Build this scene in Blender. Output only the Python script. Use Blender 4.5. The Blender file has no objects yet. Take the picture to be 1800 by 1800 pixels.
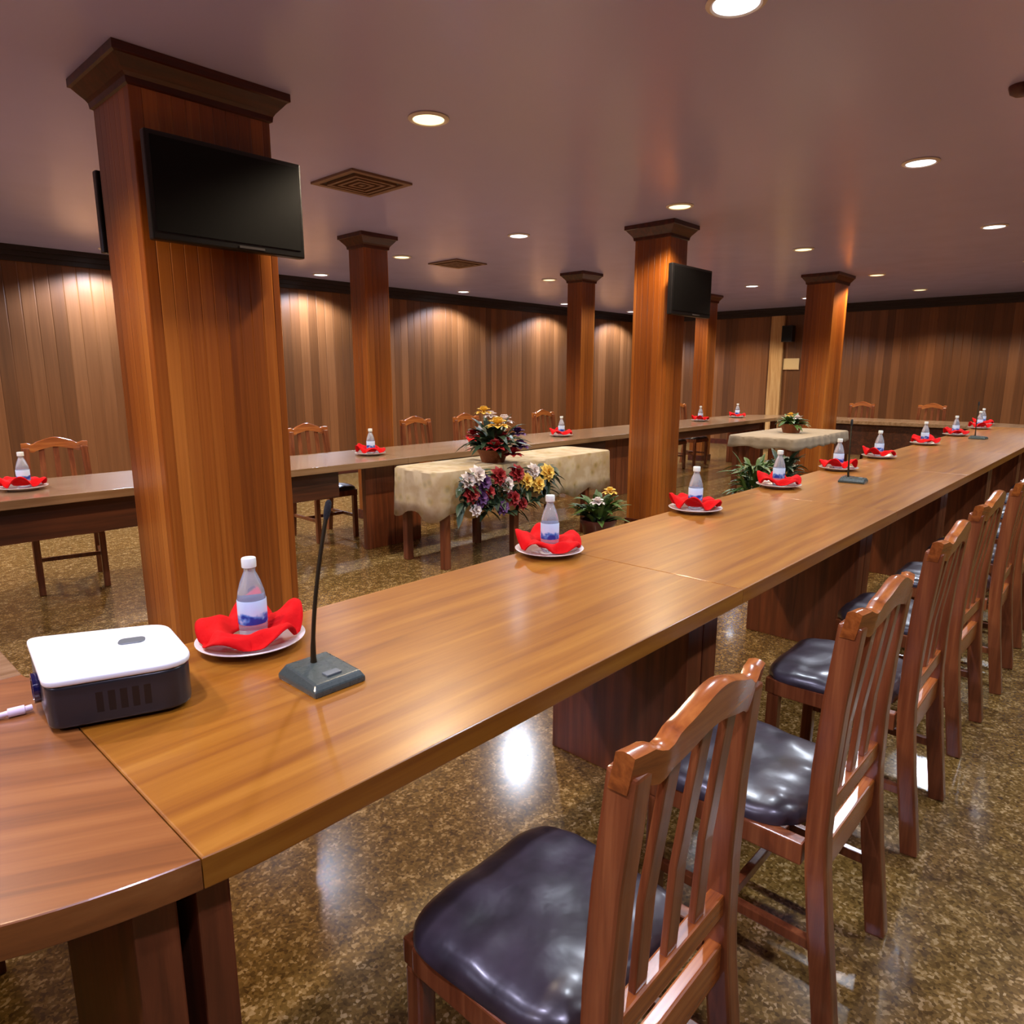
import bpy, bmesh, math, random
from mathutils import Vector, Matrix
random.seed(7)
S = bpy.context.scene
COL = S.collection
PI = math.pi

# ---------------------------------------------------------------- camera, world, exposure
EYE = 1.40
cam_d = bpy.data.cameras.new('camera'); cam = bpy.data.objects.new('camera', cam_d); COL.objects.link(cam)
cam_d.sensor_width = 36; cam_d.sensor_fit = 'HORIZONTAL'; cam_d.lens = 36*1217/1800; cam_d.clip_start = .02
A1 = math.radians(42.833); PT = math.radians(11.156)
fwd = Vector((math.cos(A1)*math.cos(PT), math.sin(A1)*math.cos(PT), -math.sin(PT)))
cam.location = (0, 0, EYE)
cam.rotation_euler = fwd.to_track_quat('-Z', 'Y').to_euler()
S.camera = cam
W = bpy.data.worlds.new('world'); S.world = W; W.use_nodes = True
W.node_tree.nodes['Background'].inputs[0].default_value = (.5, .45, .5, 1)
W.node_tree.nodes['Background'].inputs[1].default_value = .1
S.view_settings.view_transform = 'Standard'; S.view_settings.look = 'None'
S.view_settings.gamma = 1; S.view_settings.use_curve_mapping = False
S.view_settings.exposure = 0.0
try:
    S.cycles.use_denoising = True; S.cycles.max_bounces = 10; S.cycles.diffuse_bounces = 6
    S.cycles.sample_clamp_indirect = 8
except Exception: pass
SPOT_W = 104            # watts of every ceiling spot
WARM, WHITE = (1.0, .80, .56), (.86, .94, 1.08)

# ---------------------------------------------------------------- helpers
def lin(r, g, b):
    f = lambda c: (c/255/12.92) if c <= 10 else ((c/255+.055)/1.055)**2.4
    return (f(r), f(g), f(b), 1)

def new_mat(name):
    m = bpy.data.materials.new(name); m.use_nodes = True
    nt = m.node_tree; b = nt.nodes['Principled BSDF']
    return m, nt, b, nt.nodes.new, nt.links.new

def plain(name, col, rough=.5, metal=0, coat=0, spec=.5, trans=0, emis=None, estr=0, bump=0, bscale=60, ior=None):
    m, nt, b, N, L = new_mat(name)
    b.inputs['Base Color'].default_value = col; b.inputs['Roughness'].default_value = rough
    b.inputs['Metallic'].default_value = metal; b.inputs['Coat Weight'].default_value = coat
    b.inputs['Coat Roughness'].default_value = .08
    b.inputs['Specular IOR Level'].default_value = spec; b.inputs['Transmission Weight'].default_value = trans
    if ior: b.inputs['IOR'].default_value = ior
    if emis: b.inputs['Emission Color'].default_value = emis; b.inputs['Emission Strength'].default_value = estr
    tc = N('ShaderNodeTexCoord'); no = N('ShaderNodeTexNoise'); no.inputs['Scale'].default_value = bscale
    no.inputs['Detail'].default_value = 4; L(tc.outputs['Object'], no.inputs['Vector'])
    mr = N('ShaderNodeMapRange'); mr.inputs['To Min'].default_value = max(0.02, rough-.06); mr.inputs['To Max'].default_value = min(1, rough+.06)
    L(no.outputs['Fac'], mr.inputs['Value']); L(mr.outputs['Result'], b.inputs['Roughness'])
    if bump:
        bp = N('ShaderNodeBump'); bp.inputs['Strength'].default_value = bump; bp.inputs['Distance'].default_value = .01
        L(no.outputs['Fac'], bp.inputs['Height']); L(bp.outputs['Normal'], b.inputs['Normal'])
    return m

def ramp(N, stops):
    r = N('ShaderNodeValToRGB'); e = r.color_ramp.elements
    e[0].position, e[0].color = stops[0]; e[1].position, e[1].color = stops[-1]
    for p, c in stops[1:-1]:
        x = e.new(p); x.color = c
    return r

def wood(name, c1, c2, c3, axis='x', rot=0, rough=.3, coat=.3, coat_r=.15, fine=1.0):
    """long grained varnished timber; axis = grain direction"""
    m, nt, b, N, L = new_mat(name)
    tc = N('ShaderNodeTexCoord'); mp = N('ShaderNodeMapping'); mp.inputs['Rotation'].default_value = (0, 0, rot)
    mp2 = N('ShaderNodeMapping')
    sc = {'x': (.9, 16, 16), 'y': (16, .9, 16), 'z': (16, 16, .9)}[axis]
    mp2.inputs['Scale'].default_value = [s*fine for s in sc]
    L(tc.outputs['Object'], mp.inputs['Vector']); L(mp.outputs['Vector'], mp2.inputs['Vector'])
    n1 = N('ShaderNodeTexNoise'); n1.inputs['Scale'].default_value = 1.6; n1.inputs['Detail'].default_value = 7; n1.inputs['Roughness'].default_value = .6
    n1.inputs['Distortion'].default_value = .4
    L(mp2.outputs['Vector'], n1.inputs['Vector'])
    r = ramp(N, [(.3, c1), (.5, c2), (.72, c3)]); L(n1.outputs['Fac'], r.inputs['Fac'])
    L(r.outputs['Color'], b.inputs['Base Color'])
    b.inputs['Roughness'].default_value = rough; b.inputs['Coat Weight'].default_value = coat; b.inputs['Coat Roughness'].default_value = coat_r
    bp = N('ShaderNodeBump'); bp.inputs['Strength'].default_value = .06; bp.inputs['Distance'].default_value = .004
    L(n1.outputs['Fac'], bp.inputs['Height']); L(bp.outputs['Normal'], b.inputs['Normal'])
    return m

def panelling(name, cols, width=.1, rough=.34, coat=.25):
    """vertical timber boards: one tone per board, fine upright grain, grooves between boards"""
    m, nt, b, N, L = new_mat(name)
    tc = N('ShaderNodeTexCoord'); sp = N('ShaderNodeSeparateXYZ'); L(tc.outputs['Object'], sp.inputs[0])
    ad = N('ShaderNodeMath'); ad.operation = 'ADD'; L(sp.outputs[0], ad.inputs[0]); L(sp.outputs[1], ad.inputs[1])
    dv = N('ShaderNodeMath'); dv.operation = 'DIVIDE'; dv.inputs[1].default_value = width; L(ad.outputs[0], dv.inputs[0])
    fl = N('ShaderNodeMath'); fl.operation = 'FLOOR'; L(dv.outputs[0], fl.inputs[0])
    fr = N('ShaderNodeMath'); fr.operation = 'FRACT'; L(dv.outputs[0], fr.inputs[0])
    wn = N('ShaderNodeTexWhiteNoise'); wn.noise_dimensions = '1D'; L(fl.outputs[0], wn.inputs['W'])
    cv = N('ShaderNodeCombineXYZ'); ml = N('ShaderNodeMath'); ml.operation = 'MULTIPLY'; ml.inputs[1].default_value = 3.1
    L(dv.outputs[0], ml.inputs[0]); L(ml.outputs[0], cv.inputs[0])
    mz = N('ShaderNodeMath'); mz.operation = 'MULTIPLY'; mz.inputs[1].default_value = .8; L(sp.outputs[2], mz.inputs[0]); L(mz.outputs[0], cv.inputs[2])
    L(fl.outputs[0], cv.inputs[1])
    n1 = N('ShaderNodeTexNoise'); n1.inputs['Scale'].default_value = 1.5; n1.inputs['Detail'].default_value = 6; L(cv.outputs[0], n1.inputs['Vector'])
    mx = N('ShaderNodeMath'); mx.operation = 'MULTIPLY_ADD'; mx.inputs[1].default_value = .55; L(wn.outputs['Value'], mx.inputs[0])
    m5 = N('ShaderNodeMath'); m5.operation = 'MULTIPLY'; m5.inputs[1].default_value = .5; L(n1.outputs['Fac'], m5.inputs[0]); L(m5.outputs[0], mx.inputs[2])
    r = ramp(N, [(.15, cols[0]), (.5, cols[1]), (.85, cols[2])]); L(mx.outputs[0], r.inputs['Fac'])
    L(r.outputs['Color'], b.inputs['Base Color'])
    g = N('ShaderNodeMath'); g.operation = 'PINGPONG'; g.inputs[1].default_value = .5; L(fr.outputs[0], g.inputs[0])
    g2 = N('ShaderNodeMapRange'); g2.inputs['From Max'].default_value = .06; L(g.outputs[0], g2.inputs['Value'])
    bp = N('ShaderNodeBump'); bp.inputs['Strength'].default_value = .6; bp.inputs['Distance'].default_value = .006
    L(g2.outputs['Result'], bp.inputs['Height']); L(bp.outputs['Normal'], b.inputs['Normal'])
    b.inputs['Roughness'].default_value = rough; b.inputs['Coat Weight'].default_value = coat; b.inputs['Coat Roughness'].default_value = .2
    return m

def granite(name):
    m, nt, b, N, L = new_mat(name)
    tc = N('ShaderNodeTexCoord')
    v = N('ShaderNodeTexVoronoi'); v.inputs['Scale'].default_value = 130; L(tc.outputs['Object'], v.inputs['Vector'])
    n = N('ShaderNodeTexNoise'); n.inputs['Scale'].default_value = 22; n.inputs['Detail'].default_value = 8; L(tc.outputs['Object'], n.inputs['Vector'])
    sp = N('ShaderNodeSeparateColor'); L(v.outputs['Color'], sp.inputs[0])
    a = N('ShaderNodeMath'); a.operation = 'MULTIPLY_ADD'; a.inputs[1].default_value = .38; L(sp.outputs[0], a.inputs[0])
    h = N('ShaderNodeMath'); h.operation = 'MULTIPLY'; h.inputs[1].default_value = .68; L(n.outputs['Fac'], h.inputs[0]); L(h.outputs[0], a.inputs[2])
    r = ramp(N, [(.25, lin(72, 51, 22)), (.45, lin(102, 77, 36)), (.62, lin(128, 98, 48)), (.82, lin(190, 160, 112))])
    L(a.outputs[0], r.inputs['Fac'])
    # thin joints between 60 cm slabs
    br = N('ShaderNodeTexBrick'); br.offset = 0; br.inputs['Scale'].default_value = 1; br.inputs['Brick Width'].default_value = .6; br.inputs['Row Height'].default_value = .6
    br.inputs['Mortar Size'].default_value = .002; br.inputs['Color1'].default_value = (1, 1, 1, 1); br.inputs['Color2'].default_value = (.96, .96, .96, 1); br.inputs['Mortar'].default_value = (.8, .76, .7, 1)
    L(tc.outputs['Object'], br.inputs['Vector'])
    mx = N('ShaderNodeMix'); mx.data_type = 'RGBA'; mx.blend_type = 'MULTIPLY'; mx.inputs[0].default_value = 1
    L(r.outputs['Color'], mx.inputs[6]); L(br.outputs['Color'], mx.inputs[7]); L(mx.outputs[2], b.inputs['Base Color'])
    b.inputs['Roughness'].default_value = .17; b.inputs['Coat Weight'].default_value = .2; b.inputs['Coat Roughness'].default_value = .06
    return m

def leather(name):
    m, nt, b, N, L = new_mat(name)
    tc = N('ShaderNodeTexCoord'); n = N('ShaderNodeTexNoise'); n.inputs['Scale'].default_value = 14; n.inputs['Detail'].default_value = 3
    L(tc.outputs['Object'], n.inputs['Vector'])
    r = ramp(N, [(.3, lin(34, 29, 34)), (.7, lin(60, 52, 60))]); L(n.outputs['Fac'], r.inputs['Fac']); L(r.outputs['Color'], b.inputs['Base Color'])
    b.inputs['Roughness'].default_value = .36; b.inputs['Coat Weight'].default_value = .3; b.inputs['Coat Roughness'].default_value = .2
    bp = N('ShaderNodeBump'); bp.inputs['Strength'].default_value = .25; bp.inputs['Distance'].default_value = .012
    L(n.outputs['Fac'], bp.inputs['Height']); L(bp.outputs['Normal'], b.inputs['Normal'])
    return m

def cloth_floral(name):
    m, nt, b, N, L = new_mat(name)
    tc = N('ShaderNodeTexCoord'); v = N('ShaderNodeTexVoronoi'); v.inputs['Scale'].default_value = 11; L(tc.outputs['Object'], v.inputs['Vector'])
    n = N('ShaderNodeTexNoise'); n.inputs['Scale'].default_value = 9; n.inputs['Detail'].default_value = 3; L(tc.outputs['Object'], n.inputs['Vector'])
    r = ramp(N, [(.1, lin(120, 108, 52)), (.3, lin(176, 154, 104)), (.45, lin(176, 156, 124))]); L(v.outputs['Distance'], r.inputs['Fac'])
    r2 = ramp(N, [(.42, lin(160, 134, 92)), (.6, lin(190, 172, 142))]); L(n.outputs['Fac'], r2.inputs['Fac'])
    mx = N('ShaderNodeMix'); mx.data_type = 'RGBA'; mx.inputs[0].default_value = .5
    L(r.outputs['Color'], mx.inputs[6]); L(r2.outputs['Color'], mx.inputs[7]); L(mx.outputs[2], b.inputs['Base Color'])
    b.inputs['Roughness'].default_value = .8
    return m

def label_mat(name):
    m, nt, b, N, L = new_mat(name)
    tc = N('ShaderNodeTexCoord'); sp = N('ShaderNodeSeparateXYZ'); L(tc.outputs['Object'], sp.inputs[0])
    n = N('ShaderNodeTexNoise'); n.inputs['Scale'].default_value = 38; L(tc.outputs['Object'], n.inputs['Vector'])
    mr = N('ShaderNodeMapRange'); mr.inputs['From Min'].default_value = .088; mr.inputs['From Max'].default_value = .068; L(sp.outputs[2], mr.inputs['Value'])
    a = N('ShaderNodeMath'); a.operation = 'MULTIPLY'; L(mr.outputs['Result'], a.inputs[0]); L(n.outputs['Fac'], a.inputs[1])
    r = ramp(N, [(.3, lin(200, 228, 250)), (.44, lin(80, 146, 214)), (.54, lin(16, 66, 158))]); L(a.outputs[0], r.inputs['Fac'])
    L(r.outputs['Color'], b.inputs['Base Color']); b.inputs['Roughness'].default_value = .35
    return m

class MB:
    """gathers shapes; build() links them as one mesh object"""
    def __init__(s): s.bm = bmesh.new()
    def merge(s, t, mat=None):
        if mat is not None: bmesh.ops.transform(t, matrix=mat, verts=t.verts)
        me = bpy.data.meshes.new('tmp'); t.to_mesh(me); s.bm.from_mesh(me); bpy.data.meshes.remove(me); t.free(); return s
    def box(s, x0, x1, y0, y1, z0, z1, bev=0, seg=2, mat=None):
        t = bmesh.new(); bmesh.ops.create_cube(t, size=1)
        bmesh.ops.scale(t, vec=(x1-x0, y1-y0, z1-z0), verts=t.verts)
        bmesh.ops.translate(t, vec=((x0+x1)/2, (y0+y1)/2, (z0+z1)/2), verts=t.verts)
        if bev: bmesh.ops.bevel(t, geom=t.edges[:], offset=bev, segments=seg, profile=.6, affect='EDGES')
        return s.merge(t, mat)
    def prism(s, pts, z0, z1, bev=0, seg=2, mat=None):
        t = bmesh.new(); vs = [t.verts.new((p[0], p[1], z0)) for p in pts]; f = t.faces.new(vs)
        r = bmesh.ops.extrude_face_region(t, geom=[f]); up = [e for e in r['geom'] if isinstance(e, bmesh.types.BMVert)]
        bmesh.ops.translate(t, vec=(0, 0, z1-z0), verts=up)
        bmesh.ops.recalc_face_normals(t, faces=t.faces)
        if bev:
            es = [e for e in t.edges if abs(e.verts[0].co.z-e.verts[1].co.z) < 1e-6 and len(e.link_faces) == 2]
            bmesh.ops.bevel(t, geom=es, offset=bev, segments=seg, profile=.6, affect='EDGES')
        return s.merge(t, mat)
    def lathe(s, prof, seg=32, mat=None):
        t = bmesh.new(); rings = []
        for r, z in prof:
            if r < 1e-6: rings.append([t.verts.new((0, 0, z))])
            else: rings.append([t.verts.new((r*math.cos(2*PI*i/seg), r*math.sin(2*PI*i/seg), z)) for i in range(seg)])
        for a, b in zip(rings, rings[1:]):
            for i in range(seg):
                j = (i+1) % seg
                if len(a) == 1 and len(b) == 1: continue
                if len(a) == 1: t.faces.new((a[0], b[j], b[i]))
                elif len(b) == 1: t.faces.new((a[i], a[j], b[0]))
                else: t.faces.new((a[i], a[j], b[j], b[i]))
        bmesh.ops.recalc_face_normals(t, faces=t.faces)
        return s.merge(t, mat)
    def sweep(s, pts, w, d, side=(1, 0, 0), bev=.006):
        """rectangular bar following pts (joined as one surface); w along side, d across"""
        t = bmesh.new(); rings = []; side = Vector(side).normalized(); P = [Vector(p) for p in pts]
        for i, p in enumerate(P):
            tg = (P[min(i+1, len(P)-1)]-P[max(i-1, 0)]).normalized(); n = tg.cross(side).normalized()
            c = [(w/2, d/2), (-w/2, d/2), (-w/2, -d/2), (w/2, -d/2)]
            rings.append([t.verts.new(p+side*a+n*b) for a, b in c])
        for a, b in zip(rings, rings[1:]):
            for i in range(4): t.faces.new((a[i], a[(i+1) % 4], b[(i+1) % 4], b[i]))
        t.faces.new(rings[0][::-1]); t.faces.new(rings[-1])
        bmesh.ops.recalc_face_normals(t, faces=t.faces)
        if bev:
            es = [e for e in t.edges if e.calc_face_angle(0) > .7]
            bmesh.ops.bevel(t, geom=es, offset=bev, segments=2, profile=.6, affect='EDGES')
        return s.merge(t)
    def tube(s, pts, r, seg=10):
        t = bmesh.new(); P = [Vector(p) for p in pts]; rings = []
        up = Vector((.13, .27, .95)).normalized()
        for i, p in enumerate(P):
            tg = (P[min(i+1, len(P)-1)]-P[max(i-1, 0)]).normalized()
            a = tg.cross(up); a = a.normalized() if a.length > 1e-4 else Vector((1, 0, 0)); b = tg.cross(a)
            rr = r[i] if isinstance(r, (list, tuple)) else r
            rings.append([t.verts.new(p+a*rr*math.cos(2*PI*k/seg)+b*rr*math.sin(2*PI*k/seg)) for k in range(seg)])
        for a, b in zip(rings, rings[1:]):
            for i in range(seg): t.faces.new((a[i], a[(i+1) % seg], b[(i+1) % seg], b[i]))
        t.faces.new(rings[0][::-1]); t.faces.new(rings[-1])
        bmesh.ops.recalc_face_normals(t, faces=t.faces)
        return s.merge(t)
    def leaf(s, base, direc, length, width, droop=.3):
        t = bmesh.new(); d = Vector(direc).normalized(); sd = d.cross(Vector((0, 0, 1)))
        sd = sd.normalized() if sd.length > 1e-3 else Vector((1, 0, 0)); up = sd.cross(d)
        rows = []
        for k in range(6):
            u = k/5; w = width*math.sin(PI*(.08+.92*u))*.5 if k < 5 else .001
            c = Vector(base)+d*length*u-Vector((0, 0, 1))*droop*length*u*u
            rows.append([t.verts.new(c-sd*w+up*w*.35), t.verts.new(c), t.verts.new(c+sd*w+up*w*.35)])
        for a, b in zip(rows, rows[1:]):
            for i in range(2): t.faces.new((a[i], a[i+1], b[i+1], b[i]))
        return s.merge(t)
    def build(s, name, mat, parent=None, smooth=False, loc=None, rot=None):
        me = bpy.data.meshes.new(name); s.bm.to_mesh(me); s.bm.free(); me.materials.append(mat)
        if smooth:
            for p in me.polygons: p.use_smooth = True
            try: me.set_sharp_from_angle(angle=math.radians(42))
            except Exception: pass
        o = bpy.data.objects.new(name, me); COL.objects.link(o)
        if parent: o.parent = parent
        if loc: o.location = loc
        if rot: o.rotation_euler = rot
        return o

def tag(o, label=None, cat=None, group=None, kind=None):
    if label: o['label'] = label
    if cat: o['category'] = cat
    if group: o['group'] = group
    if kind: o['kind'] = kind
    return o

def thing(name, label, cat, loc=(0, 0, 0), rz=0, group=None):
    o = bpy.data.objects.new(name, None); COL.objects.link(o); o.empty_display_size = .1
    o.location = loc; o.rotation_euler = (0, 0, rz)
    return tag(o, label, cat, group)

def dup(src, loc, rz=0, label=None, cat=None, group=None):
    r = src.copy(); COL.objects.link(r); r.location = loc; r.rotation_euler = (0, 0, rz)
    if label: r['label'] = label
    if group: r['group'] = group
    for ch in list(src.children):
        c = ch.copy(); COL.objects.link(c); c.parent = r
        for g in list(ch.children):
            d = g.copy(); COL.objects.link(d); d.parent = c
    return r

ORD = ['nearest', 'second', 'third', 'fourth', 'fifth', 'sixth', 'seventh', 'eighth', 'ninth', 'tenth', 'eleventh', 'twelfth']

# ---------------------------------------------------------------- materials
M_top = wood('honey_varnished_tabletop', lin(126, 71, 14), lin(147, 91, 20), lin(165, 110, 34), 'x', rough=.36, coat=.42, coat_r=.17)
M_corner = wood('honey_varnished_corner_top', lin(106, 60, 25), lin(134, 80, 35), lin(152, 98, 48), 'x', rot=.5, rough=.34, coat=.5, coat_r=.19)
M_far_top = wood('reflection_greyed_tabletop', lin(116, 86, 56), lin(136, 106, 76), lin(154, 126, 96), 'x', rough=.25, coat=.45, coat_r=.2)  # varnish reflections of the room are mixed into this greyer wood colour
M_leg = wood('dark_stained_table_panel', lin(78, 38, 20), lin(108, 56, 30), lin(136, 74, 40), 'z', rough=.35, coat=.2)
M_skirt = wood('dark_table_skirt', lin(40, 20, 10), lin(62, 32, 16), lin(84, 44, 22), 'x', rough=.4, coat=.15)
M_chair = wood('reddish_brown_chair_timber', lin(88, 42, 21), lin(124, 66, 35), lin(152, 90, 50), 'z', rough=.28, coat=.4, fine=1.6)
M_rail = wood('amber_chair_rail_timber', lin(110, 54, 20), lin(152, 82, 32), lin(186, 112, 48), 'x', rough=.25, coat=.45, fine=1.6)
M_leather = leather('black_leather_cushion')
M_wall = panelling('wall_boards', [lin(78, 46, 22), lin(106, 64, 32), lin(132, 84, 47)], .13, .36, .2)
M_pillar = panelling('pillar_boards', [lin(104, 50, 14), lin(146, 78, 24), lin(184, 112, 44)], .058, .3, .3)
M_cap = wood('dark_crown_timber', lin(48, 16, 10), lin(70, 26, 14), lin(92, 38, 20), 'x', rough=.35, coat=.2)
M_cornice = plain('dark_cornice_paint', lin(34, 22, 18), .45)
M_floor = granite('polished_brown_granite')
M_ceil = plain('mauve_ceiling_paint', lin(186, 182, 236), .24, spec=.5, bscale=3)
M_black = plain('black_plastic', lin(16, 15, 17), .35)
M_screen = plain('black_screen_glass', lin(9, 9, 10), .5, spec=.2)
M_badge = plain('grey_badge', lin(120, 118, 120), .3, metal=.6)
M_mount = plain('grey_steel_mount', lin(70, 68, 66), .4, metal=.8)
M_plate = plain('white_glazed_plate', lin(232, 226, 222), .18, coat=.4)
M_napkin = plain('red_napkin_cloth', lin(206, 6, 9), .85, spec=.2, bump=.2, bscale=90)
M_bottle = plain('clear_bottle_plastic', lin(226, 236, 250), .08, trans=.75, ior=1.33)
M_label = label_mat('white_and_blue_label')
M_capw = plain('white_bottle_cap', lin(226, 232, 222), .35)
M_projtop = plain('white_projector_lid', lin(226, 232, 232), .32)
M_projbody = plain('dark_projector_shell', lin(38, 38, 42), .32)
M_button = plain('grey_button_pad', lin(96, 104, 106), .4)
M_lens = plain('projector_lens_glass', lin(20, 20, 60), .06, coat=.8)
M_micbase = plain('dark_green_grey_mic_base', lin(66, 76, 72), .28, coat=.2)
M_gneck = plain('bronze_gooseneck', lin(62, 54, 36), .35, metal=.7)
M_foam = plain('black_foam', lin(20, 20, 20), .9, bump=.4, bscale=400)
M_cable = plain('white_cable', lin(230, 214, 226), .4)
M_cloth = cloth_floral('cream_floral_cloth')
M_cloth2 = plain('plain_cream_cloth', lin(150, 132, 106), .8, bump=.2, bscale=30)
M_leaf = plain('green_leaf', lin(66, 92, 36), .45)
M_leaf2 = plain('dark_leaf', lin(44, 62, 40), .45)
M_yellow = plain('yellow_petals', lin(232, 196, 92), .6)
M_red = plain('red_petals', lin(150, 30, 34), .6)
M_white = plain('white_petals', lin(226, 214, 210), .6)
M_purple = plain('purple_petals', lin(96, 54, 110), .6)
M_pot = plain('dark_maroon_pot', lin(70, 26, 26), .3, coat=.3)
M_basket = plain('brown_basket', lin(132, 72, 34), .6, bump=.5, bscale=120)
M_trim = plain('cream_light_trim', lin(225, 215, 205), .4)
M_vent = plain('brown_vent_metal', lin(128, 98, 80), .45)
M_ventdark = plain('dark_vent_slot', lin(60, 44, 36), .6)
M_detector = plain('dark_red_detector', lin(80, 36, 34), .4)
M_pale = wood('pale_pilaster_timber', lin(150, 104, 56), lin(186, 142, 88), lin(206, 168, 112), 'z', rough=.35)
M_beige = plain('beige_panel', lin(200, 166, 110), .5)
M_warm_lens = plain('warm_lamp_lens', (1, .9, .6, 1), .3, emis=(1, .84, .46, 1), estr=1.9)
M_white_lens = plain('white_lamp_lens', (1, 1, 1, 1), .3, emis=(.9, .97, 1.05, 1), estr=4)

# ---------------------------------------------------------------- the room
X0, X1, Y0, Y1, HC = -2.9, 13.6, -2.6, 8.57, 2.67
T = .12
def struct(name, mb, mat, label=None): return tag(mb.build(name, mat), label, None, None, 'structure')
struct('floor', MB().box(X0-T, X1+T, Y0-T, Y1+T, -.1, 0), M_floor, 'polished brown granite floor')
struct('ceiling', MB().box(X0-T, X1+T, Y0-T, Y1+T, HC, HC+.1), M_ceil, 'plain mauve ceiling with recessed downlights')
struct('wall_left', MB().box(X0, X1, Y1, Y1+T, 0, HC), M_wall, 'long wall of vertical brown boards')
struct('wall_far', MB().box(X1, X1+T, Y0, Y1, 0, HC), M_wall, 'far end wall of vertical brown boards')
struct('wall_near', MB().box(X0-T, X0, Y0, Y1, 0, HC), M_wall)
struct('wall_right', MB().box(X0, X1, Y0-T, Y0, 0, HC), M_wall)
def cornice(name, a, b, n, mb=None):
    """stepped dark moulding under the ceiling; n points into the room"""
    mb = MB()
    for dz0, dz1, dp in ((0, .05, .07), (.05, .1, .045), (.1, .15, .025)):
        xs = sorted((a[0], b[0])); ys = sorted((a[1], b[1]))
        if n[0]: xs = sorted((a[0], a[0]+n[0]*dp))
        else: ys = sorted((a[1], a[1]+n[1]*dp))
        mb.box(xs[0], xs[1], ys[0], ys[1], HC-dz1, HC-dz0)
    return struct(name, mb, M_cornice, 'dark stepped cornice under the ceiling')
cornice('trim_1', (X0, Y1), (X1, Y1), (0, -1)); cornice('trim_2', (X1, Y0), (X1, Y1-.07), (-1, 0))
cornice('trim_3', (X0, Y0), (X0, Y1-.07), (1, 0)); cornice('trim_4', (X0+.07, Y0), (X1-.07, Y0), (0, 1))
struct('baseboard_left', MB().box(X0, X1, Y1-.02, Y1, 0, .1), M_cap)
struct('baseboard_far', MB().box(X1-.02, X1, Y0, Y1-.02, 0, .1), M_cap)

# ---------------------------------------------------------------- pillars
def pillar(x0, x1, y0, y1, ov, label):
    cx, cy = (x0+x1)/2, (y0+y1)/2; hx, hy = (x1-x0)/2, (y1-y0)/2
    t = thing('pillar', label, 'pillar', (cx, cy, 0), 0, 'timber clad pillars')
    MB().box(-hx, hx, -hy, hy, 0, HC-.001, .006, 2).build('shaft', M_pillar, t)
    m = MB(); prof = [(.0, .125), (.010, .12), (.013, .098), (.3*ov, .084), (.62*ov, .058), (.85*ov, .038), (ov, .034), (ov, .001)]
    b = bmesh.new(); rings = []
    for e, d in prof:
        rings.append([b.verts.new((sx*(hx+e), sy*(hy+e), HC-d)) for sx, sy in ((-1, -1), (1, -1), (1, 1), (-1, 1))])
    for p, q in zip(rings, rings[1:]):
        for i in range(4): b.faces.new((p[i], p[(i+1) % 4], q[(i+1) % 4], q[i]))
    b.faces.new(rings[-1]); bmesh.ops.recalc_face_normals(b, faces=b.faces)
    m.merge(b); m.build('capital', M_cap, t)
    s = MB(); e = .012
    for a in ((-hx-e, hx+e, -hy-e, -hy), (-hx-e, hx+e, hy, hy+e), (-hx-e, -hx, -hy, hy), (hx, hx+e, -hy, hy)): s.box(*a, 0, .09)
    s.build('plinth', M_cap, t)
    return t
pillar(1.19, 1.80, 3.20, 3.62, .072, 'large wood-clad pillar nearest the camera, carrying a big black television')
pillar(3.95, 4.22, 5.50, 5.74, .07, 'slim wood-clad pillar standing just right of the large television pillar')
pillar(7.22, 7.50, 5.50, 5.73, .07, 'thin wood-clad pillar behind the long back table, left of the orange pillar')
pillar(5.41, 5.70, 3.20, 3.55, .07, 'bright orange wood-clad pillar with a television on its right side')
pillar(10.57, 10.86, 5.50, 5.73, .06, 'thin far pillar half hidden behind the television of the orange pillar')
pillar(9.42, 9.93, 3.20, 3.55, .06, 'far wood-clad pillar with a glowing right edge, before the end wall')

# ---------------------------------------------------------------- televisions
def television(cx, y, z0, z1, w, face, label):
    """flat set; face -1 looks towards -Y, +1 towards +Y; its bracket reaches the pillar behind"""
    h = z1-z0
    t = thing('television', label, 'television', (cx, y, z0), 0 if face < 0 else PI, 'televisions on the pillars')
    MB().box(-w/2, w/2, -.022, .022, 0, h, .008).build('housing', M_black, t)
    MB().box(-w/2+.02, w/2-.02, -.0245, -.021, .035, h-.02).build('screen', M_screen, t)
    MB().box(.02, .14, -.0245, -.021, .012, .022).build('badge', M_badge, t)
    return t
def bracket(t, xo, gap, h):
    m = MB(); m.box(xo-.1, xo+.1, .0221, .035, h*.25, h*.75, .003).box(xo-.03, xo+.03, .035, gap-.012, h*.4, h*.6).box(xo-.09, xo+.09, gap-.012, gap-.0005, h*.2, h*.8, .003)
    m.build('bracket', M_mount, t)
t = television(1.537, 3.115, 1.945, 2.365, .69, -1, 'large black flat television on the near face of the big pillar'); bracket(t, -.04, .0835, .42)
t = television(1.497, 3.72, 1.96, 2.32, .60, 1, 'television seen edge-on at the left of the big pillar'); bracket(t, -.05, .0985, .36)
t = television(5.60, 3.10, 1.90, 2.31, .68, -1, 'smaller-looking dark television on the orange pillar in the middle distance'); bracket(t, -.04, .0985, .41)

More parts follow.
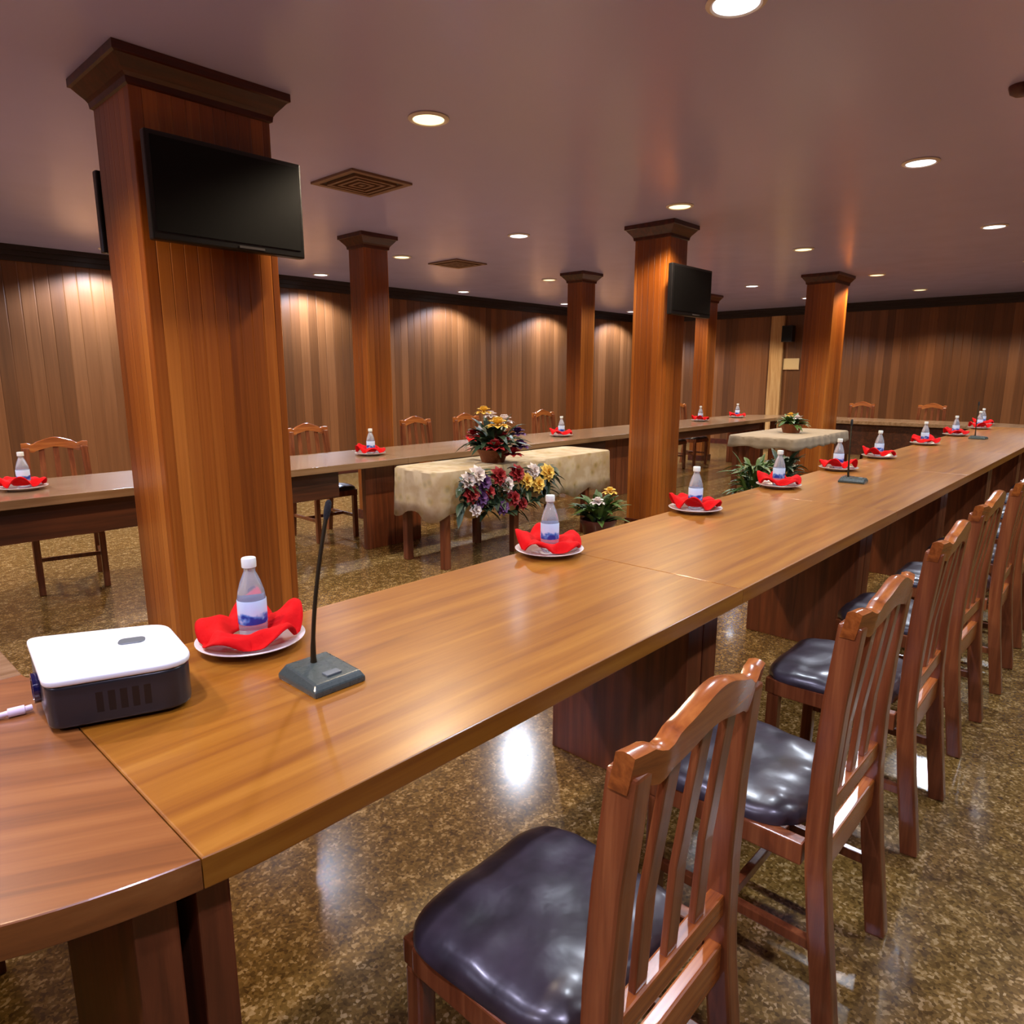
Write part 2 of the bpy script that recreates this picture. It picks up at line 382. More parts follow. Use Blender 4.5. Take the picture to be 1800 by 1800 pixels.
# ---------------------------------------------------------------- tables
TH, TT = .75, .05                                    # top height, top thickness
def yo(x): return 1.775-math.sqrt(.81-min(x-.45, 0)**2) if x < .45 else .875
def yi(x): return 1.775-math.sqrt(max(.085**2-min(x-.40, 0)**2, 0)) if x < .40 else 1.69
def ramp_pts(a, b, n): return [a+(b-a)*i/n for i in range(n+1)]
def table_top(t, pts, ox, oy, mat):
    MB().prism([(p[0]-ox, p[1]-oy) for p in pts], TH-TT, TH, .004, 3).build('tabletop', mat, t)
G = .0008
def leg_panel(t, x0, x1, y0, y1, ox, oy, name='leg'):
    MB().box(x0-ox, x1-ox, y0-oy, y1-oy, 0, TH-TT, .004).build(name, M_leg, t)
seams = [.326, 2.0, 3.71, 5.42, 7.13, 8.84, 10.8]
for i, (a, b) in enumerate(zip(seams, seams[1:])):
    lab = ['near section of the long front table, under the projector cable and microphone', 'second section of the front table, behind the nearest chairs',
           'third section of the long front table, by the orange pillar', 'fourth section of the long front table from the near end',
           'fifth section of the long front table from the near end', 'farthest straight section of the long front table'][i]
    if i == 0: lab = 'near section of the long front table, holding the first plate and microphone'
    ox, oy = (a+b)/2, 1.28
    t = thing('conference_table', lab, 'table', (ox, oy, 0), 0, 'front row of conference tables')
    xs = ramp_pts(a+G, .46, 8) if i == 0 else [a+G]
    xs2 = ramp_pts(.41, a+G, 6) if i == 0 else [a+G]
    table_top(t, [(x, yo(x)) for x in xs]+[(b-G, .875), (b-G, 1.69)]+[(x, yi(x)) for x in xs2], ox, oy, M_top)
    leg_panel(t, a+.003 if i else .331, a+.10 if i else .381, .93 if i == 0 else 1.0, 1.52 if i == 0 else 1.55, ox, oy)
    leg_panel(t, b-.10, b-.003, 1.0, 1.55, ox, oy)
def corner_pts(cx, cy, r0, r1, a0, a1, n=28):
    A = ramp_pts(a0, a1, n)
    return [(cx+r1*math.cos(a), cy+r1*math.sin(a)) for a in A]+[(cx+r0*math.cos(a), cy+r0*math.sin(a)) for a in A[::-1]]
# rounded corner at the near end of the front row
t = thing('corner_table', 'rounded corner table at the lower left, under the projector', 'table', (0, 1.3, 0))
xs = ramp_pts(.326-G, -.449, 24); xin = ramp_pts(.3155, .326-G, 3)
table_top(t, [(x, yo(x)) for x in xs]+[(-.45, 1.7742), (.3151, 1.7742)]+[(x, yi(x)) for x in xin], 0, 1.3, M_corner)
leg_panel(t, .25, .31, .945, 1.36, 0, 1.3)
leg_panel(t, -.36, -.30, 1.3, 1.7, 0, 1.3)
def end_table(x0, x1, label, sgn):
    t = thing('conference_table', label, 'table', ((x0+x1)/2, 3.045, 0), 0, 'cross tables at the ends')
    hw = (x1-x0)/2
    MB().box(-hw, hw, -1.27+G, 1.27-G, TH-TT, TH, .004, 3).build('tabletop', M_far_top, t)
    xs = (hw-.09, hw-.05) if sgn > 0 else (-hw+.05, -hw+.09)
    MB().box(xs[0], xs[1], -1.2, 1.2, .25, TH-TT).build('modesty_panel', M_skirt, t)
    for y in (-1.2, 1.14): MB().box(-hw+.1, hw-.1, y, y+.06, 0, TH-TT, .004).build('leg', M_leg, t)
end_table(-.5, .315, 'cross table joining both rows at the near left end', 1)
end_table(10.885, 11.7, 'cross table closing the far end of the table ring', -1)
for (cx, cy, a0, a1, lab) in ((10.8, 1.775, -PI/2, 0, 'rounded corner table at the far end of the front row'), (10.8, 4.315, 0, PI/2, 'rounded corner table at the far end of the back row'),
                              (.4, 4.315, PI/2, PI, 'rounded corner table at the near end of the back row')):
    t = thing('corner_table', lab, 'table', (cx, cy, 0), 0, 'rounded corner tables')
    table_top(t, [(x, y) for x, y in corner_pts(cx, cy, .085, .9, a0+.001, a1-.001)], cx, cy, M_far_top)
    am = (a0+a1)/2
    for rr in (.25, .72):
        MB().box(rr*math.cos(am)-.04, rr*math.cos(am)+.04, rr*math.sin(am)-.04, rr*math.sin(am)+.04, 0, TH-TT, .004).build('leg', M_leg, t)
# back row
bs = [.4, 3.515, 6.75, 10.8]
for i, (a, b) in enumerate(zip(bs, bs[1:])):
    lab = ['near section of the long back table, passing behind the big television pillar', 'middle section of the back table, seen behind the flower table',
           'far section of the back table, beyond the orange pillar'][i]
    ox, oy = (a+b)/2, 4.8
    t = thing('conference_table', lab, 'table', (ox, oy, 0), 0, 'back row of conference tables')
    MB().box(a-ox+G, b-ox-G, -.4, .415, TH-TT, TH, .004, 3).build('tabletop', M_far_top, t)
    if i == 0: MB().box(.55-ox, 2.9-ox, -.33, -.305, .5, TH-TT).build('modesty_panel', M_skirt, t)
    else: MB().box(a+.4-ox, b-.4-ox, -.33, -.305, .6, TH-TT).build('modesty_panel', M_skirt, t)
    if i: MB().box(a-ox+.003, a-ox+.28, -.2, -.15, 0, TH-TT, .004).build('leg', M_leg, t)
    else: MB().box(a-ox+.003, a-ox+.05, -.2, .35, 0, TH-TT, .004).build('leg', M_leg, t)
    if i < 2: MB().box(b-ox-.285, b-ox-.003, -.2, -.15, 0, TH-TT, .004).build('leg', M_leg, t)
    else: MB().box(b-ox-.05, b-ox-.003, -.2, .35, 0, TH-TT, .004).build('leg', M_leg, t)

# ---------------------------------------------------------------- chairs
def make_chair(label, group):
    """faces +Y; origin on the floor under the middle of the seat"""
    t = thing('dining_chair', label, 'chair', (0, 0, 0), 0, group)
    hw = .185
    # cushion: puffed rounded square
    b = bmesh.new(); n = 30; grid = {}
    def cz(u, v): return .438+.034*(max(0, 1-abs(u)**5)*max(0, 1-abs(v)**5))**.5 + .003*math.sin(7*u+1)*math.sin(6*v) + .0035*(abs(u)**3*(1-u*u)*math.sin(16*v)+abs(v)**3*(1-v*v)*math.sin(16*u))*2
    for lay in (0, 1):
        for i in range(n+1):
            for j in range(n+1):
                u, v = -1+2*i/n, -1+2*j/n
                # rounded corners
                q = .86; su = u*math.sqrt(1-.30*(v*v)**2*abs(u)**3); sv = v*math.sqrt(1-.30*(u*u)**2*abs(v)**3)
                wx = .205+.012*v
                grid[lay, i, j] = b.verts.new((su*wx, .065+sv*.193, cz(u, v) if lay else .427))
    for i in range(n):
        for j in range(n):
            b.faces.new((grid[1, i, j], grid[1, i+1, j], grid[1, i+1, j+1], grid[1, i, j+1]))
            b.faces.new((grid[0, i, j], grid[0, i, j+1], grid[0, i+1, j+1], grid[0, i+1, j]))
    for k in range(n):
        for a, c in (((k, 0), (k+1, 0)), ((n, k), (n, k+1)), ((k+1, n), (k, n)), ((0, k+1), (0, k))):
            b.faces.new((grid[0, a[0], a[1]], grid[0, c[0], c[1]], grid[1, c[0], c[1]], grid[1, a[0], a[1]]))
    bmesh.ops.recalc_face_normals(b, faces=b.faces)
    m = MB(); m.merge(b); m.build('seat', M_leather, t, True)
    f = MB()
    f.box(-hw-.015, hw+.015, .205, .24, .375, .426, .004).box(-hw-.02, -hw+.012, -.146, .21, .375, .426, .004).box(hw-.012, hw+.02, -.146, .21, .375, .426, .004)
    f.build('seat_frame', M_chair, t)
    MB().box(-hw+.02, hw-.02, -.186, -.160, .355, .426, .004).build('rear_apron', M_rail, t)
    ys = [(0, -.222), (.12, -.207), (.25, -.190), (.38, -.176), (.46, -.171), (.6, -.171), (.75, -.178), (.92, -.193)]
    hx = lambda z: hw-.016*max(0, (z-.45)/.45)
    for s in (-1, 1):
        MB().sweep([(s*hx(z), y, z) for z, y in ys], .042, .046).build('rear_post', M_chair, t)
        MB().sweep([(s*(hw-.002), .215, 0), (s*(hw-.002), .213, .375)], .038, .038).build('front_leg', M_chair, t)
    # crest: yoke shaped, bowed backwards
    b = bmesh.new(); rings = []
    for k in range(33):
        u = -1+2*k/32; x = u*(hw+.007); a = abs(u)
        hump = .036*math.exp(-(u/.45)**2) + (-.012 if .55 < a < .8 else 0)*math.sin(PI*max(0, min(1, (a-.55)/.25)))
        top = .952+hump; bot = .895+.75*hump; y = -.194-.022*(1-u*u)
        th = .014
        rings.append([b.verts.new((x, y-th+.004, bot)), b.verts.new((x, y+th+.004, bot)), b.verts.new((x, y+th-.006, top-.004)), b.verts.new((x, y+.004-.006, top)), b.verts.new((x, y-.004-.006, top)), b.verts.new((x, y-th-.006, top-.004))])
    for p, q in zip(rings, rings[1:]):
        for i in range(6): b.faces.new((p[i], p[(i+1) % 6], q[(i+1) % 6], q[i]))
    b.faces.new(rings[0][::-1]); b.faces.new(rings[-1]); bmesh.ops.recalc_face_normals(b, faces=b.faces)
    m = MB(); m.merge(b); m.build('crest_rail', M_rail, t, True)
    MB().box(-hw+.02, hw-.02, -.185, -.158, .482, .525, .004).build('lower_rail', M_rail, t)
    for u in (-.5, -.02, .46):
        pts = [(u*hw, -.1715, .524), (u*hw, -.18, .68), (u*hw*.93, -.194-.018*(1-u*u), .90+.027*math.exp(-(u/.45)**2))]
        MB().sweep(pts, .034, .013, bev=.003).build('slat', M_chair, t)
    for s in (-1, 1): MB().sweep([(s*hw, -.2, .19), (s*hw, .2, .19)], .02, .026, (1, 0, 0), .003).build('stretcher', M_chair, t)
    MB().sweep([(-hw+.01, .02, .19), (hw-.01, .02, .19)], .02, .026, (0, 1, 0), .003).build('stretcher', M_chair, t)
    return t
front = [(.845, .622, .01), (1.575, .58, 0), (2.335, .60, .015), (3.06, .615, -.02), (3.78, .60, .02), (4.50, .61, 0), (5.22, .60, .03), (5.94, .61, -.02), (6.66, .60, 0), (7.38, .61, .02)]
GF = 'chairs along the front table'
proto = make_chair('slat-backed wooden chair with black seat, nearest the camera', GF)
for i, (x, y, r) in enumerate(front):
    if i == 0: proto.location = (x, y, 0); proto.rotation_euler = (0, 0, r)
    else: dup(proto, (x, y, 0), r, '%s slat-backed chair along the front table, counted from the camera' % ORD[i], None, GF)
back = [(1.31, 5.33, 'dark wooden chair behind the back table, left of the big television pillar'), (3.27, 5.30, 'wooden chair behind the back table just left of the slim pillar'),
        (4.62, 5.46, 'wooden chair behind the back table just right of the slim pillar'), (5.37, 5.48, 'wooden chair showing its back just left of the flower arrangement'),
        (6.62, 5.42, 'wooden chair behind the back table, just left of the thin pillar'), (9.35, 5.46, 'wooden chair behind the back table, just right of the orange pillar'),
        (10.0, 5.44, 'far wooden chair at the end of the back table')]
for x, y, lab in back: dup(proto, (x, y, 0), PI+(-.2 if x < 2 else random.uniform(-.05, .05)), lab, None, 'chairs behind the back table')
dup(proto, (11.98, 2.55, 0), PI/2, 'chair beyond the far cross table, nearer the front row', None, 'chairs at the far cross table')
dup(proto, (11.98, 3.55, 0), PI/2, 'chair beyond the far cross table, nearer the far pillar', None, 'chairs at the far cross table')

# ---------------------------------------------------------------- place settings: plate, napkin, bottle
def make_plate():
    m = MB(); m.lathe([(0, .004), (.05, .0), (.075, .0), (.078, .004), (.11, .014), (.127, .02), (.128, .022), (.125, .023), (.108, .018), (.08, .0085), (.06, .0075), (0, .0075)], 48)
    return m.build('plate', M_plate, None, True)
def make_napkin():
    b = bmesh.new(); na, nr = 84, 12; R = .128; rows = []
    for k in range(nr+1):
        u = k/nr; row = []
        for i in range(na):
            a = 2*PI*i/na
            pet = abs(math.cos(2.5*a+.4))**.7
            rad = .041+(R-.041)*u*(.78+.22*pet)
            zz = .018+.026*math.sin(PI*u)+.050*u**1.6*(pet**1.5)*(1+.45*math.cos(a-.5))+.012*u*math.sin(5*a+1.3)*math.sin(9*u)+.012*(1-u)
            zz = max(zz, .0135+.018*max(0, (rad-.072)/.05))
            row.append(b.verts.new((rad*math.cos(a), rad*math.sin(a), zz)))
        rows.append(row)
    for p, q in zip(rows, rows[1:]):
        for i in range(na): b.faces.new((p[i], p[(i+1) % na], q[(i+1) % na], q[i]))
    m = MB(); m.merge(b); o = m.build('napkin', M_napkin, None, True)
    sm = o.modifiers.new('thickness', 'SOLIDIFY'); sm.thickness = .0025; sm.offset = 1
    return o
def make_bottle(label):
    t = thing('water_bottle', label, 'bottle')
    MB().lathe([(0, .0), (.027, .0), (.032, .005), (.034, .02), (.0325, .028), (.034, .036), (.034, .098), (.0325, .104), (.0335, .110), (.0305, .128), (.0235, .152), (.016, .170), (.0135, .176), (.0135, .186), (0, .186)], 36).build('body', M_bottle, t, True)
    MB().lathe([(.0344, .048), (.0347, .050), (.0347, .105), (.0340, .107)], 36).build('label', M_label, t, True)
    MB().lathe([(0, .1865), (.0145, .1865), (.017, .1866), (.0173, .189), (.0173, .207), (.016, .2095), (0, .2095)], 28).build('cap', M_capw, t, True)
    return t
settings = [(.745, 1.565, 'on the front table beside the projector'), (1.93, 1.60, 'second from the camera on the front table'), (3.04, 1.60, 'third from the camera on the front table, before the orange pillar'),
            (4.05, 1.60, 'fourth from the camera on the front table'), (5.09, 1.60, 'fifth from the camera on the front table, beside the second microphone'), (6.08, 1.61, 'sixth from the camera on the front table'),
            (7.55, 1.61, 'seventh from the camera on the front table'), (8.9, 1.61, 'eighth from the camera on the front table'), (10.25, 1.61, 'ninth from the camera on the front table'),
            (11.15, 1.72, 'on the far rounded corner of the front row'),
            (.98, 4.78, 'on the back table at the left edge of the photo'), (3.42, 4.78, 'on the back table before the slim pillar'), (4.66, 4.74, 'on the back table just left of the flowers'),
            (5.90, 4.74, 'on the back table before the thin pillar'), (9.25, 4.86, 'on the back table just right of the orange pillar'), (10.45, 4.86, 'at the far end of the back table')]
P0 = N0 = B0 = None
for i, (x, y, w) in enumerate(settings):
    lp, ln, lb = 'white plate '+w, 'red folded napkin '+w, 'small water bottle '+w
    rz = [0.0, 1.1, 2.4, .6, 3.3, 1.9][i % 6]
    if P0 is None:
        P0, N0, B0 = make_plate(), make_napkin(), make_bottle(lb); o = (P0, N0, B0)
        tag(P0, lp, 'plate', 'plates set on the tables'); tag(N0, ln, 'napkin', 'red napkins on the plates'); B0['group'] = 'water bottles on the tables'
    else:
        o = (dup(P0, (0, 0, 0), 0, lp), dup(N0, (0, 0, 0), 0, ln), dup(B0, (0, 0, 0), 0, lb))
    o[0].location = (x, y, TH); o[1].location = (x, y, TH); o[1].rotation_euler = (0, 0, rz); o[2].location = (x+.012, y+.008, TH+.0076); o[2].rotation_euler = (0, 0, rz*1.7)

# ---------------------------------------------------------------- microphones
def make_mic(label):
    t = thing('desk_microphone', label, 'microphone', (0, 0, 0), 0, 'desk microphones on the front table')
    b = bmesh.new()
    lo = [(-.062, -.075), (.062, -.075), (.062, .075), (-.062, .075)]; hi = [(-.054, -.066), (.054, -.066), (.05, .06), (-.05, .06)]
    v0 = [b.verts.new((x, y, 0)) for x, y in lo]; v1 = [b.verts.new((x, y, .012)) for x, y in lo]; v2 = [b.verts.new((x, y, .026 if y < 0 else .034)) for x, y in hi]
    for p, q in ((v0, v1), (v1, v2)):
        for i in range(4): b.faces.new((p[i], p[(i+1) % 4], q[(i+1) % 4], q[i]))
    b.faces.new(v0[::-1]); b.faces.new(v2); bmesh.ops.recalc_face_normals(b, faces=b.faces)
    bmesh.ops.bevel(b, geom=b.edges[:], offset=.004, segments=2, affect='EDGES', profile=.6)
    m = MB(); m.merge(b); m.build('base', M_micbase, t)
    MB().box(-.018, .018, -.052, -.03, .0265, .0315, .002).build('talk_button', M_button, t)
    z0 = .0315
    pts = [(0, .03, z0)]+[(.0+.062*u**1.5, .03+.02*u, z0+.31*u) for u in ramp_pts(.04, 1, 14)]
    MB().tube(pts, [.0075, .0065, .006]+[.0048]*(len(pts)-3)).build('gooseneck', M_gneck, t, True)
    e = Vector(pts[-1]); d = (Vector(pts[-1])-Vector(pts[-2])).normalized()
    MB().tube([e-d*.002, e+d*.008, e+d*.02, e+d*.036, e+d*.042], [.005, .007, .0078, .007, .003], 14).build('capsule', M_foam, t, True)
    return t
mic = make_mic('gooseneck desk microphone beside the projector and first plate'); mic.location = (.752, 1.262, TH); mic.rotation_euler = (0, 0, 0)
dup(mic, (4.56, 1.34, TH), .1, 'desk microphone in the middle of the front table'); dup(mic, (8.6, 1.35, TH), -.1, 'farthest desk microphone on the front table')

# ---------------------------------------------------------------- projector
PX, PY = .418, 1.502
t = thing('projector', 'white-topped dark projector on the lower left table corner', 'projector', (PX, PY, TH))
def rrect(w, d, r, n=6):
    P = []
    for cx, cy, a in ((w/2-r[0], -d/2+r[0], -PI/2), (w/2-r[1], d/2-r[1], 0), (-w/2+r[2], d/2-r[2], PI/2), (-w/2+r[3], -d/2+r[3], PI)):
        rr = r[0] if a == -PI/2 else r[1] if a == 0 else r[2] if a == PI/2 else r[3]
        P += [(cx+rr*math.cos(a+PI/2*k/n), cy+rr*math.sin(a+PI/2*k/n)) for k in range(n+1)]
    return P
def rounded(P, rad, n=6):
    out = []
    for i, p in enumerate(P):
        p = Vector(p); a = (Vector(P[i-1])-p).normalized(); b = (Vector(P[(i+1) % len(P)])-p).normalized(); r = rad[i]
        for k in range(n+1):
            u = k/n; out.append(tuple(p+a*r*(1-u)**2+b*r*u**2))
    return out
foot_print = [(.277-PX, 1.412-PY), (.517-PX, 1.318-PY), (.556-PX, 1.575-PY), (.316-PX, 1.700-PY)]
MB().prism(rounded([(x*.975, y*.975) for x, y in foot_print], (.025, .075, .04, .03)), .008, .092, .008, 3).build('body', M_projbody, t, True)
MB().prism(rounded(foot_print, (.026, .078, .042, .03)), .0921, .105, .005, 3).build('lid', M_projtop, t, True)
MB().prism(rrect(.05, .034, (.012, .012, .012, .012)), .1051, .1075, .001, 1, Matrix.Translation((.045, .012, 0)) @ Matrix.Rotation(-.4, 4, 'Z')).build('button_pad', M_button, t, True)
for x, y in ((-.10, -.05), (.06, -.115), (.10, .06), (-.07, .14)): MB().lathe([(0, 0), (.012, 0), (.012, .0079), (0, .0079)], 16, Matrix.Translation((x, y, 0))).build('foot', M_black, t)
side = Matrix.Translation((-.1195, .04, .05)) @ Matrix.Rotation(-.135, 4, 'Z') @ Matrix.Rotation(-PI/2, 4, 'Y')
MB().lathe([(0, 0), (.03, 0), (.03, .012), (.024, .012), (.022, .004), (0, .006)], 28, side).build('lens', M_lens, t, True)
g = MB(); fr = Matrix.Translation((-.02, -.136, 0)) @ Matrix.Rotation(-.374, 4, 'Z')
for k in range(5): g.box(-.05+.02*k, -.038+.02*k, .002, .0045, .03, .07, 0, 1, fr)
g.build('vent_grille', M_black, t)
z = TH+.0092
tag(MB().tube([(.284, 1.552, z), (.272, 1.552, z), (.2718, 1.552, z), (.245, 1.556, z), (.2448, 1.556, z), (.22, 1.562, z-.003), (.18, 1.572, z-.0035), (.1, 1.58, z-.0035), (.0, 1.57, z-.0035), (-.12, 1.6, z-.0035), (-.25, 1.57, z-.0035)],
              [.006, .006, .009, .009, .0055, .0055, .0055, .0055, .0055, .0055, .0055], 12).build('power_cable', M_cable, None, True),
    'white cable lying on the table left of the projector', 'cable')

# ---------------------------------------------------------------- centre tables, flowers and pots
def draped_table(cx, cy, hx, hy, h, drop, label, clabel, mat, group, legx):
    t = thing('side_table', label, 'table', (cx, cy, 0), 0, group)
    MB().box(-hx+.01, hx-.01, -hy+.01, hy-.01, h-.04, h, .004).build('tabletop', M_leg, t)
    for x in legx:
        for y in (-hy+.045, hy-.045): MB().box(x-.028, x+.028, y-.028, y+.028, 0, h-.04, .004).build('leg', M_leg, t)
    # cloth: flat top, wavy hanging sides
    b = bmesh.new(); per = []; n = 160
    r = .08
    out = rrect(2*hx+.02, 2*hy+.02, (r, r, r, r), 8); seg = []
    L = [0]
    for p, q in zip(out, out[1:]+out[:1]): L.append(L[-1]+math.dist(p, q))
    for k in range(n):
        s = L[-1]*k/n; i = max(j for j in range(len(out)) if L[j] <= s+1e-9); f = (s-L[i])/max(1e-6, L[i+1]-L[i])
        p, q = out[i], out[(i+1) % len(out)]; seg.append((p[0]+(q[0]-p[0])*f, p[1]+(q[1]-p[1])*f))
    rows = []
    for j, (dz, fl) in enumerate(((.004, 0), (-.006, .01), (-drop*.35, .012), (-drop*.7, .016), (-drop, .02))):
        row = []
        for k, (x, y) in enumerate(seg):
            l = math.hypot(x, y); w = math.sin(2*PI*k/n*26)*.012*j/4
            sg = drop*.10*math.sin(2*PI*k/n*13) if j == 4 else 0
            row.append(b.verts.new((x+x/l*(fl+w), y+y/l*(fl+w), h+dz+sg)))
        rows.append(row)
    for p, q in zip(rows, rows[1:]):
        for k in range(n): b.faces.new((p[k], p[(k+1) % n], q[(k+1) % n], q[k]))
    b.faces.new(rows[0]); bmesh.ops.recalc_face_normals(b, faces=b.faces)
    m = MB(); m.merge(b); c = m.build('tablecloth', mat, None, True); c.location = (cx, cy, 0)
    sd = c.modifiers.new('thickness', 'SOLIDIFY'); sd.thickness = .003; sd.offset = 1
    tag(c, clabel, 'tablecloth', 'tablecloths on the centre tables')
    return t
draped_table(4.24, 3.92, 1.04, .26, .72, .33, 'dark-legged centre table between the big pillar and the orange pillar', 'cream floral cloth hanging over the centre table with flowers', M_cloth, 'centre tables', (-.96, -.22, .72))
draped_table(8.15, 3.12, .80, .38, .74, .11, 'dark-legged centre table beyond the orange pillar', 'plain cream cloth on the far centre table', M_cloth2, 'centre tables', (-.70, .70))

def blossom(mb, c, r, n=8):
    for lay, (e, q) in enumerate(((.15, 1), (.6, .9), (1.1, .7))):
        for k in range(n-lay):
            a = 2*PI*k/(n-lay)+lay*.4
            mb.leaf((c[0], c[1], c[2]+.1*r*lay), (math.cos(a)*math.cos(e), math.sin(a)*math.cos(e), math.sin(e)), r*q, r*.75, .25)
def arrangement(loc, label, scale=1, pots='basket', name='flower_arrangement', cols=(), nleaf=60, seed=1, spread=.2, height=.3, leafmat=None):
    rnd = random.Random(seed)
    t = thing(name, label, 'flowers' if cols else 'plant', loc, 0, 'flowers and plants in the middle of the room')
    if pots == 'basket': MB().lathe([(0, 0), (.09, 0), (.11, .06), (.13, .1), (.135, .105), (.125, .105), (.1, .05), (0, .045)], 28).build('basket', M_basket, t, True); zb = .07
    else: MB().lathe([(0, 0), (.10, 0), (.135, .2), (.15, .22), (.15, .245), (.132, .245), (.125, .2), (0, .19)], 28).build('pot', M_pot, t, True); zb = .2
    f = MB()
    for k in range(nleaf):
        a = rnd.uniform(0, 2*PI); e = rnd.uniform(.15, 1.25); q = rnd.uniform(.2, 1)
        base = (.4*spread*q*math.cos(a), .4*spread*q*math.sin(a), zb+height*rnd.uniform(.1, .6))
        f.leaf(base, (math.cos(a)*math.cos(e), math.sin(a)*math.cos(e), math.sin(e)), spread*rnd.uniform(.6, 1.1), .055, rnd.uniform(.2, .6))
    st = MB()
    for k in range(7):
        a = k*.9; st.tube([(0.02*math.cos(a), .02*math.sin(a), zb-.03), (.3*spread*math.cos(a), .3*spread*math.sin(a), zb+height*.6)], .004, 6)
    f.build('foliage', leafmat or M_leaf, t); st.build('stem', M_leaf2, t, True)
    for (dx, dy, dz, r, mm) in cols:
        b = MB(); blossom(b, (dx, dy, zb+dz), r); b.build('blossom', mm, t)
    return t
arrangement((3.92, 3.84, .7255), 'flower arrangement with yellow and red blossoms on the cream cloth', cols=[(-.05, -.10, .22, .11, M_yellow), (-.08, .02, .32, .08, M_yellow), (-.14, -.16, .06, .10, M_red), (.02, -.2, .0, .09, M_red),
    (.13, .0, .24, .09, M_white), (.2, -.08, .14, .09, M_purple), (.08, .1, .28, .07, M_white), (-.16, .06, .14, .08, M_red), (.12, -.18, .05, .09, M_purple), (-.02, -.12, .12, .09, M_red)], nleaf=90, seed=3, spread=.27, height=.22, leafmat=M_leaf2)
arrangement((4.56, 3.26, 0), 'low potted plant with yellow-green leaves on the floor before the cream cloth', pots='pot', name='potted_plant', cols=[(-.1, -.06, .2, .07, M_white), (.08, -.05, .26, .07, M_yellow)],
    nleaf=90, seed=8, spread=.22, height=.26)
# swag of flowers hung on the front of the cloth
t = thing('flower_swag', 'swag of dark leaves with purple, red and white blossoms hung on the cream cloth', 'flowers', (3.80, 3.575, .40), 0, 'flowers and plants in the middle of the room')
rnd = random.Random(11); f = MB()
for k in range(230):
    a = rnd.uniform(-PI, 0); x = rnd.uniform(-.5, .55); lo = -.05+.18*abs(x)
    f.leaf((x, rnd.uniform(-.02, .02), rnd.uniform(lo, .31)), (math.cos(a), min(-.1, math.sin(a)*.5), rnd.uniform(-.7, .5)), rnd.uniform(.07, .14), .05, .3)
f.build('foliage', M_leaf2, t)
for dx, dz, r, mm in ((-.45, .27, .07, M_white), (-.36, .30, .08, M_white), (-.3, .24, .08, M_purple), (-.42, .17, .08, M_red), (-.33, .13, .08, M_purple), (-.25, .16, .07, M_red), (-.38, .05, .06, M_white), (-.14, .27, .08, M_red), (-.05, .2, .07, M_white),
                      (.06, .27, .08, M_red), (.02, .08, .075, M_red), (.16, .2, .08, M_yellow), (.25, .27, .07, M_white), (.3, .16, .08, M_yellow), (.42, .24, .08, M_yellow), (.12, .03, .06, M_red), (-.1, .03, .07, M_purple)):
    b = MB(); blossom(b, (0, 0, 0), r); o = b.build('blossom', mm, t); o.location = (dx, -.045, dz); o.rotation_euler = (1.25, 0, 0)
for k, (x, y, lab) in enumerate(((6.35, 2.75, 'tall leafy pot plant on the floor just right of the orange pillar'), (6.95, 2.72, 'tall dark-leaved pot plant just below the plain cream cloth'))):
    arrangement((x, y, 0), lab, pots='pot', name='potted_plant', nleaf=110, seed=20+k, spread=.26, height=.58, leafmat=M_leaf if k != 1 else M_leaf2)
arrangement((8.15, 3.12, .7455), 'low green table arrangement on the plain cream cloth', nleaf=60, seed=40, spread=.2, height=.10, cols=[(-.05, -.08, .1, .06, M_white), (.08, .05, .12, .06, M_yellow)])

# ---------------------------------------------------------------- things on the ceiling and the far wall
def downlight(x, y, warm, label, group):
    t = thing('downlight', label, 'ceiling light', (x, y, HC), 0, group)
    MB().lathe([(.085, -.0005), (.102, -.0005), (.104, -.006), (.088, -.014), (.080, -.010), (.085, -.0005)], 32).build('trim_ring', M_trim, t, True)
    MB().lathe([(0, -.009), (.06, -.0088), (.0795, -.006), (.0795, -.001), (0, -.001)], 32).build('lens', M_warm_lens if warm else M_white_lens, t, True)
    ld = bpy.data.lights.new('lamp', 'SPOT'); ld.energy = SPOT_W*(2.3 if y > 7.5 else 1.35 if warm else 1); ld.color = WARM if warm else (.76, .91, 1.22) if y > 7.5 else (.88, .84, 1.22) if x < 1 else WHITE
    ld.spot_size = math.radians(142); ld.spot_blend = .35; ld.shadow_soft_size = .05
    lo = bpy.data.objects.new('lamp', ld); COL.objects.link(lo); lo.parent = t; lo.location = (0, 0, -.03)
    return t
rows = [(-.37, False, 'the row right of the front table'), (1.26, False, 'the row above the front table'), (2.89, True, 'the row by the near pillar faces'), (4.55, False, 'the row above the back table'),
        (6.27, True, 'the row behind the back table'), (8.1, False, 'the row along the board wall')]
for y, warm, rl in rows:
    for k, x in enumerate((0, 2.5, 5.0, 7.5, 10.0, 12.15)):
        xx = 2.68 if (y > 8 and k == 1) else x+.14 if y > 8 else x
        if y < 0 and k > 4: continue
        c = 'warm' if warm else 'white'
        downlight(xx, y, warm, '%s downlight, %s from the camera end in %s' % (c, ['first', 'second', 'third', 'fourth', 'fifth', 'sixth'][k], rl), 'recessed ceiling downlights')
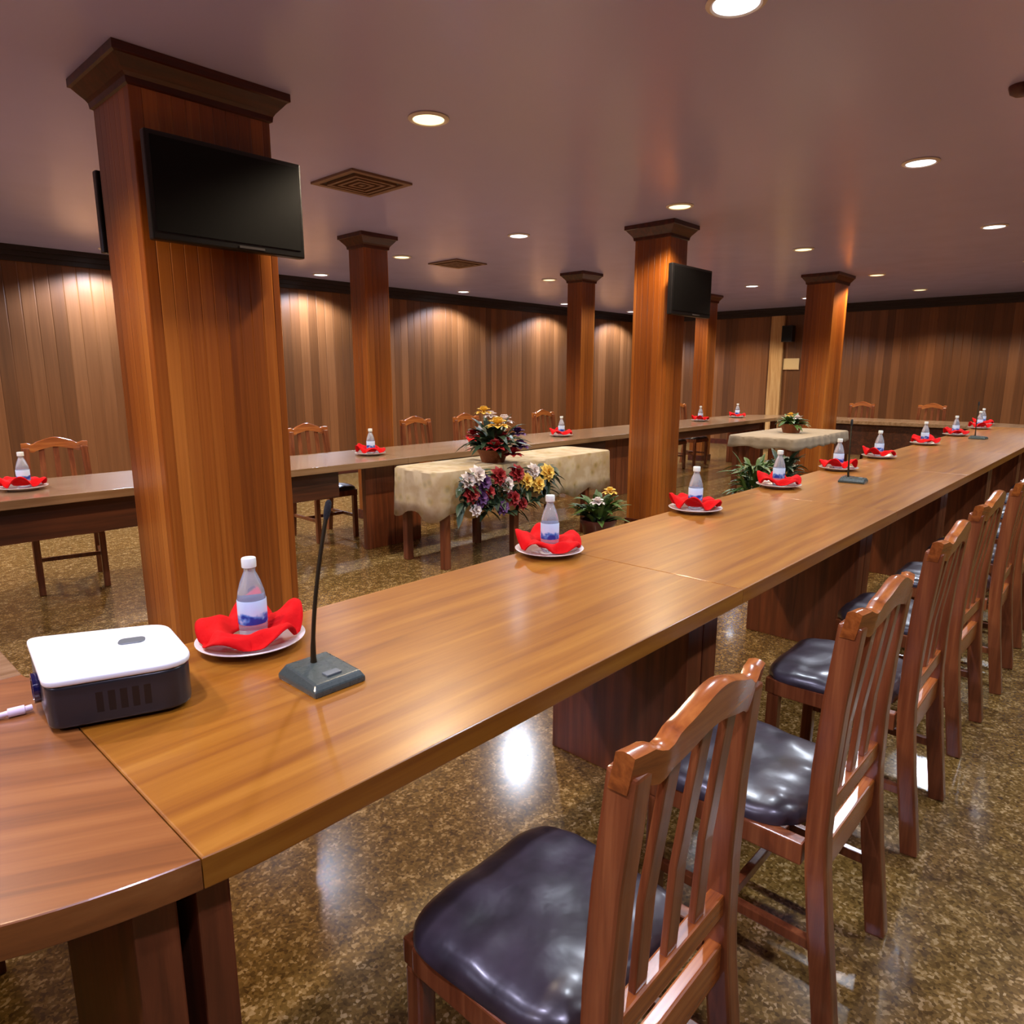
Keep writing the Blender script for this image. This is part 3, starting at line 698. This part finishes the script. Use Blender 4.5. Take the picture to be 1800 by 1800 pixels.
for y, w in ((1.26, False), (2.89, True), (4.55, False)):  # unseen extra lamps, added to brighten the near left ceiling by bounce
    downlight(-2.2, y, w, '%s fill downlight added behind the camera near the left end wall, outside the view' % ('warm' if w else 'white nearer' if y < 2 else 'white farther'), 'recessed ceiling downlights')
def vent(x, y, label):
    t = thing('ceiling_vent', label, 'vent', (x, y, HC), 0, 'square ceiling vents')
    def ring(m, a, b, z0, z1):
        for q in ((-a, a, -a, -b), (-a, a, b, a), (-a, -b, -b, b), (b, a, -b, b)): m.box(*q, z0, z1)
    MB().box(-.2, .2, -.2, .2, -.004, -.0005).build('backing', M_ventdark, t)
    m = MB(); ring(m, .24, .2, -.014, -.0005); m.build('frame', M_vent, t)
    m = MB()
    for a in (.165, .115, .065): ring(m, a, a-.022, -.02, -.0045)
    m.box(-.02, .02, -.02, .02, -.02, -.0045); m.build('louvre', M_vent, t)
vent(2.97, 4.13, 'square brown ceiling vent just right of the big television'); vent(5.73, 6.17, 'small-looking ceiling vent between the slim and thin pillars')
tag(MB().lathe([(0, -.045), (.025, -.043), (.045, -.03), (.052, -.008), (.052, -.0005), (0, -.0005)], 28).build('smoke_detector', M_detector, None, True, (4.04, .64, HC)), 'small dark round detector on the ceiling at the right edge', 'detector')

tag(MB().box(13.53, 13.5995, 5.46, 5.72, .101, 2.519, .005).build('pilaster', M_pale), 'pale narrow wood strip upright against the far wall', 'pilaster')
t = thing('wall_speaker', 'small black loudspeaker high on the far wall beside the pale strip', 'speaker', (13.42, 5.33, 2.02))
MB().box(-.08, .08, -.1, .1, 0, .3, .012).build('cabinet', M_black, t); MB().box(-.088, -.0801, -.085, .085, .02, .28, .003).build('grille', M_foam, t); MB().box(.0801, .1795, -.03, .03, .1, .2).build('bracket', M_mount, t)
t = thing('wall_sign', 'small beige panel on the far wall below the loudspeaker', 'sign', (13.5995, 5.30, 1.52))
MB().box(-.025, 0, -.15, .15, 0, .2, .004).build('board', M_beige, t); MB().box(-.032, -.0251, -.16, .16, -.012, 0, .002).build('lower_edge', M_pale, t)
